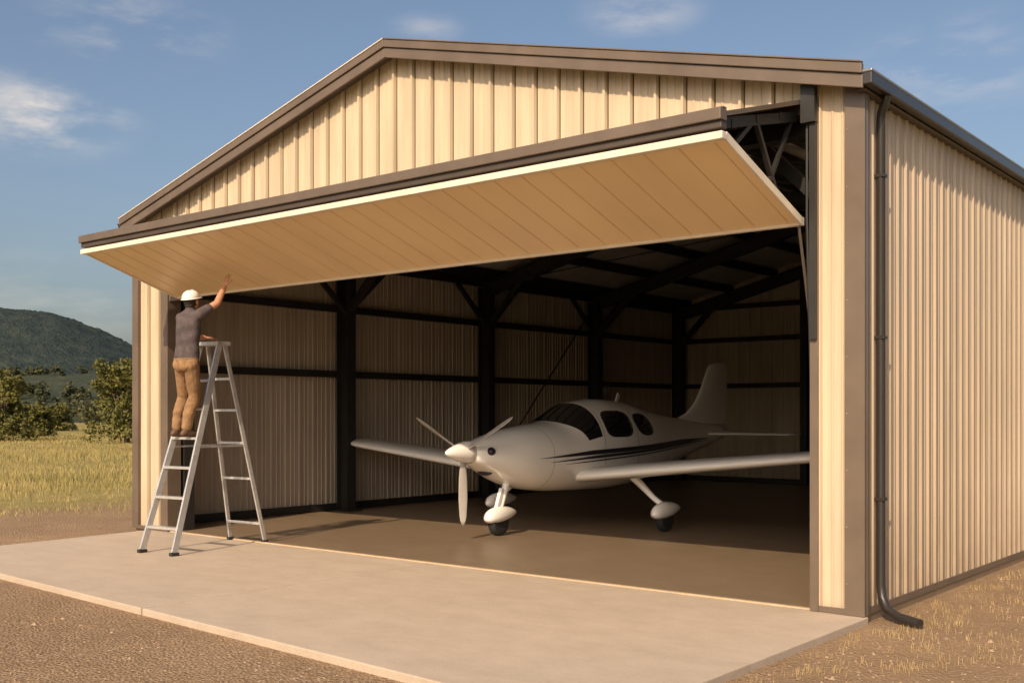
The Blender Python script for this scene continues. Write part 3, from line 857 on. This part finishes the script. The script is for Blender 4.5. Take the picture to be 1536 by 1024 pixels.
for p0,p1,r0,r1,tag in prims:
    a=np.array(p0);b=np.array(p1);d=b-a;L2=max(d.dot(d),1e-9)
    t=np.clip(((co-a)@d)/L2,0,1); q=a+t[:,None]*d; dist=np.linalg.norm(co-q,axis=1)-(r0+(r1-r0)*t)
    if tag in('shirt',): dist-=0.004
    m_=dist<best; best[m_]=dist[m_]; idx[m_]=tags.index(tag)
hem=(np.abs(co[:,0]+7.6)<.3)&(co[:,1]<-0.9)
idx[hem&(co[:,2]<2.235)&(idx==1)]=2
idx[hem&(co[:,2]>=2.235)&(idx==2)]=1
fin.materials.clear()
for t in tags: fin.materials.append(M[t])
fin.polygons.foreach_set('material_index',idx.tolist()); fin.polygons.foreach_set('use_smooth',[True]*len(fin.polygons))
vv=np.empty(len(fin.vertices)*3); fin.vertices.foreach_get('co',vv); vv=vv.reshape(-1,3)
for i,(x,y,z) in enumerate(vv):
    if 1.45<z<2.7:
        if z>2.25: k=noise.noise(Vector((x*6+z*5,y*6,z*7-x*6)))*0.012
        else: k=noise.noise(Vector((x*9,y*9,z*15)))*0.009
        c=-7.61 if z>2.25 else (-7.67 if x>-7.75 else -7.86)
        dx_,dy_=x-c,y+1.08; l=math.hypot(dx_,dy_)+1e-6
        if l<.3 and y<-0.85: vv[i,0]+=dx_/l*k; vv[i,1]+=dy_/l*k
vv-=np.array(MO)
fin.vertices.foreach_set('co',vv.ravel()); fin.update()
bo=bpy.data.objects.new('body',fin); COL.objects.link(bo); bo.parent=man
w=MB()
def rel(p): return p-MO
w.ell(rel(hp(0,-.022,.012)),(.077,.088,.088),'hair',hr,20,12)
w.ell(rel(hp(0,-.055,-.045)),(.055,.045,.04),'hair',hr)
for s in(-1,1):
    w.ell(rel(hp(s*.03,.074,.0)),(.012,.008,.007),'eye',hr,8,6)
w.obj('hair',man,smooth=True)
w=MB()
hz=[]
for i in range(12):
    a=math.pi/2*i/11; r=math.cos(a)**0.85 if i<11 else 0.02
    hz.append([rel(hp(.098*r*math.cos(t),-.005+.115*r*math.sin(t),.035+.094*math.sin(a)+0.006*(abs(math.cos(t))<.18)*(math.sin(a)<.97))) for t in [2*math.pi*j/40 for j in range(40)]])
w.loft(hz,'helmet')
br=[]
for rr,zz in((1.0,.040),(1.10,.030),(1.10,.024),(0.98,.030)):
    br.append([rel(hp(.099*rr*math.cos(t),-.005+.116*rr*math.sin(t)*(1.2 if math.sin(t)>0 else 1.0) ,zz)) for t in [2*math.pi*j/40 for j in range(40)]])
w.loft(br,'helmet',cap=False)
w.obj('hard_hat',man,smooth=True)

# ------------------------------------------------------------------ sun, sky
el=R(36); sdx,sdy=0.26,-0.966; l=math.hypot(sdx,sdy); sdx/=l; sdy/=l
sv=Vector((sdx*math.cos(el),sdy*math.cos(el),math.sin(el)))
sun=bpy.data.lights.new('sun','SUN'); sun.energy=4.6; sun.angle=R(0.55); sun.color=(1.0,0.785,0.54)
so=bpy.data.objects.new('sun',sun); COL.objects.link(so); so.rotation_euler=sv.to_track_quat('Z','Y').to_euler(); so.location=(0,-20,30)
wd=bpy.data.worlds.new('World'); sc.world=wd; wd.use_nodes=True; nt=wd.node_tree
bg=nt.nodes['Background']
sky=nt.nodes.new('ShaderNodeTexSky'); sky.sky_type='NISHITA'; sky.sun_disc=False
sky.sun_elevation=el; sky.sun_rotation=math.atan2(sdx,sdy); sky.air_density=1.0; sky.dust_density=4.0; sky.ozone_density=1.0
tc=nt.nodes.new('ShaderNodeTexCoord'); D=tc.outputs['Generated']
mask=None
for az,e,rad,amp in ((-23.9,14.2,0.10,1.0),(-19.4,18.6,0.10,.55),(6.8,20.3,0.07,.45),(22.3,16.6,0.12,.45),(-4.5,19.6,0.045,.3),(-23,5.5,0.14,.25)):
    a=R(az)-YAW; c=(math.sin(a)*math.cos(R(e)),math.cos(a)*math.cos(R(e)),math.sin(R(e)))
    s1=N(nt,'ShaderNodeVectorMath',operation='SUBTRACT'); nt.links.new(D,s1.inputs[0]); s1.inputs[1].default_value=c
    s2=N(nt,'ShaderNodeVectorMath',operation='MULTIPLY'); nt.links.new(s1.outputs[0],s2.inputs[0]); s2.inputs[1].default_value=(1,1,2.3)
    s3=N(nt,'ShaderNodeVectorMath',operation='LENGTH'); nt.links.new(s2.outputs[0],s3.inputs[0])
    mr=N(nt,'ShaderNodeMapRange'); mr.interpolation_type='SMOOTHSTEP'; mr.inputs[1].default_value=0; mr.inputs[2].default_value=rad; mr.inputs[3].default_value=amp; mr.inputs[4].default_value=0
    nt.links.new(s3.outputs['Value'],mr.inputs[0])
    if mask is None: mask=mr.outputs[0]
    else:
        ad=N(nt,'ShaderNodeMath',operation='ADD'); nt.links.new(mask,ad.inputs[0]); nt.links.new(mr.outputs[0],ad.inputs[1]); mask=ad.outputs[0]
nz=noise_tex(nt,9,5,0.6,vec=D,mapscale=(1,1,3.2))
mr=N(nt,'ShaderNodeMapRange'); mr.interpolation_type='SMOOTHSTEP'; mr.inputs[1].default_value=0.36; mr.inputs[2].default_value=0.72; nt.links.new(nz,mr.inputs[0])
mu=N(nt,'ShaderNodeMath',operation='MULTIPLY',use_clamp=True); nt.links.new(mask,mu.inputs[0]); nt.links.new(mr.outputs[0],mu.inputs[1])
col=mixc(nt,mu.outputs[0],sky.outputs[0],(7.0,6.3,5.6))
nt.links.new(col,bg.inputs[0]); bg.inputs[1].default_value=0.13

# ------------------------------------------------------------------ camera
cam=bpy.data.cameras.new('camera'); co_=bpy.data.objects.new('camera',cam); COL.objects.link(co_)
co_.location=(CX,CY,1.6); co_.rotation_euler=(R(90),0,YAW)
cam.lens=36*1614/1536; cam.sensor_width=36; cam.shift_y=(620-512)/1536; cam.clip_end=6000; cam.clip_start=0.1
sc.camera=co_
sc.view_settings.view_transform='Standard'; sc.view_settings.look='None'; sc.view_settings.exposure=0
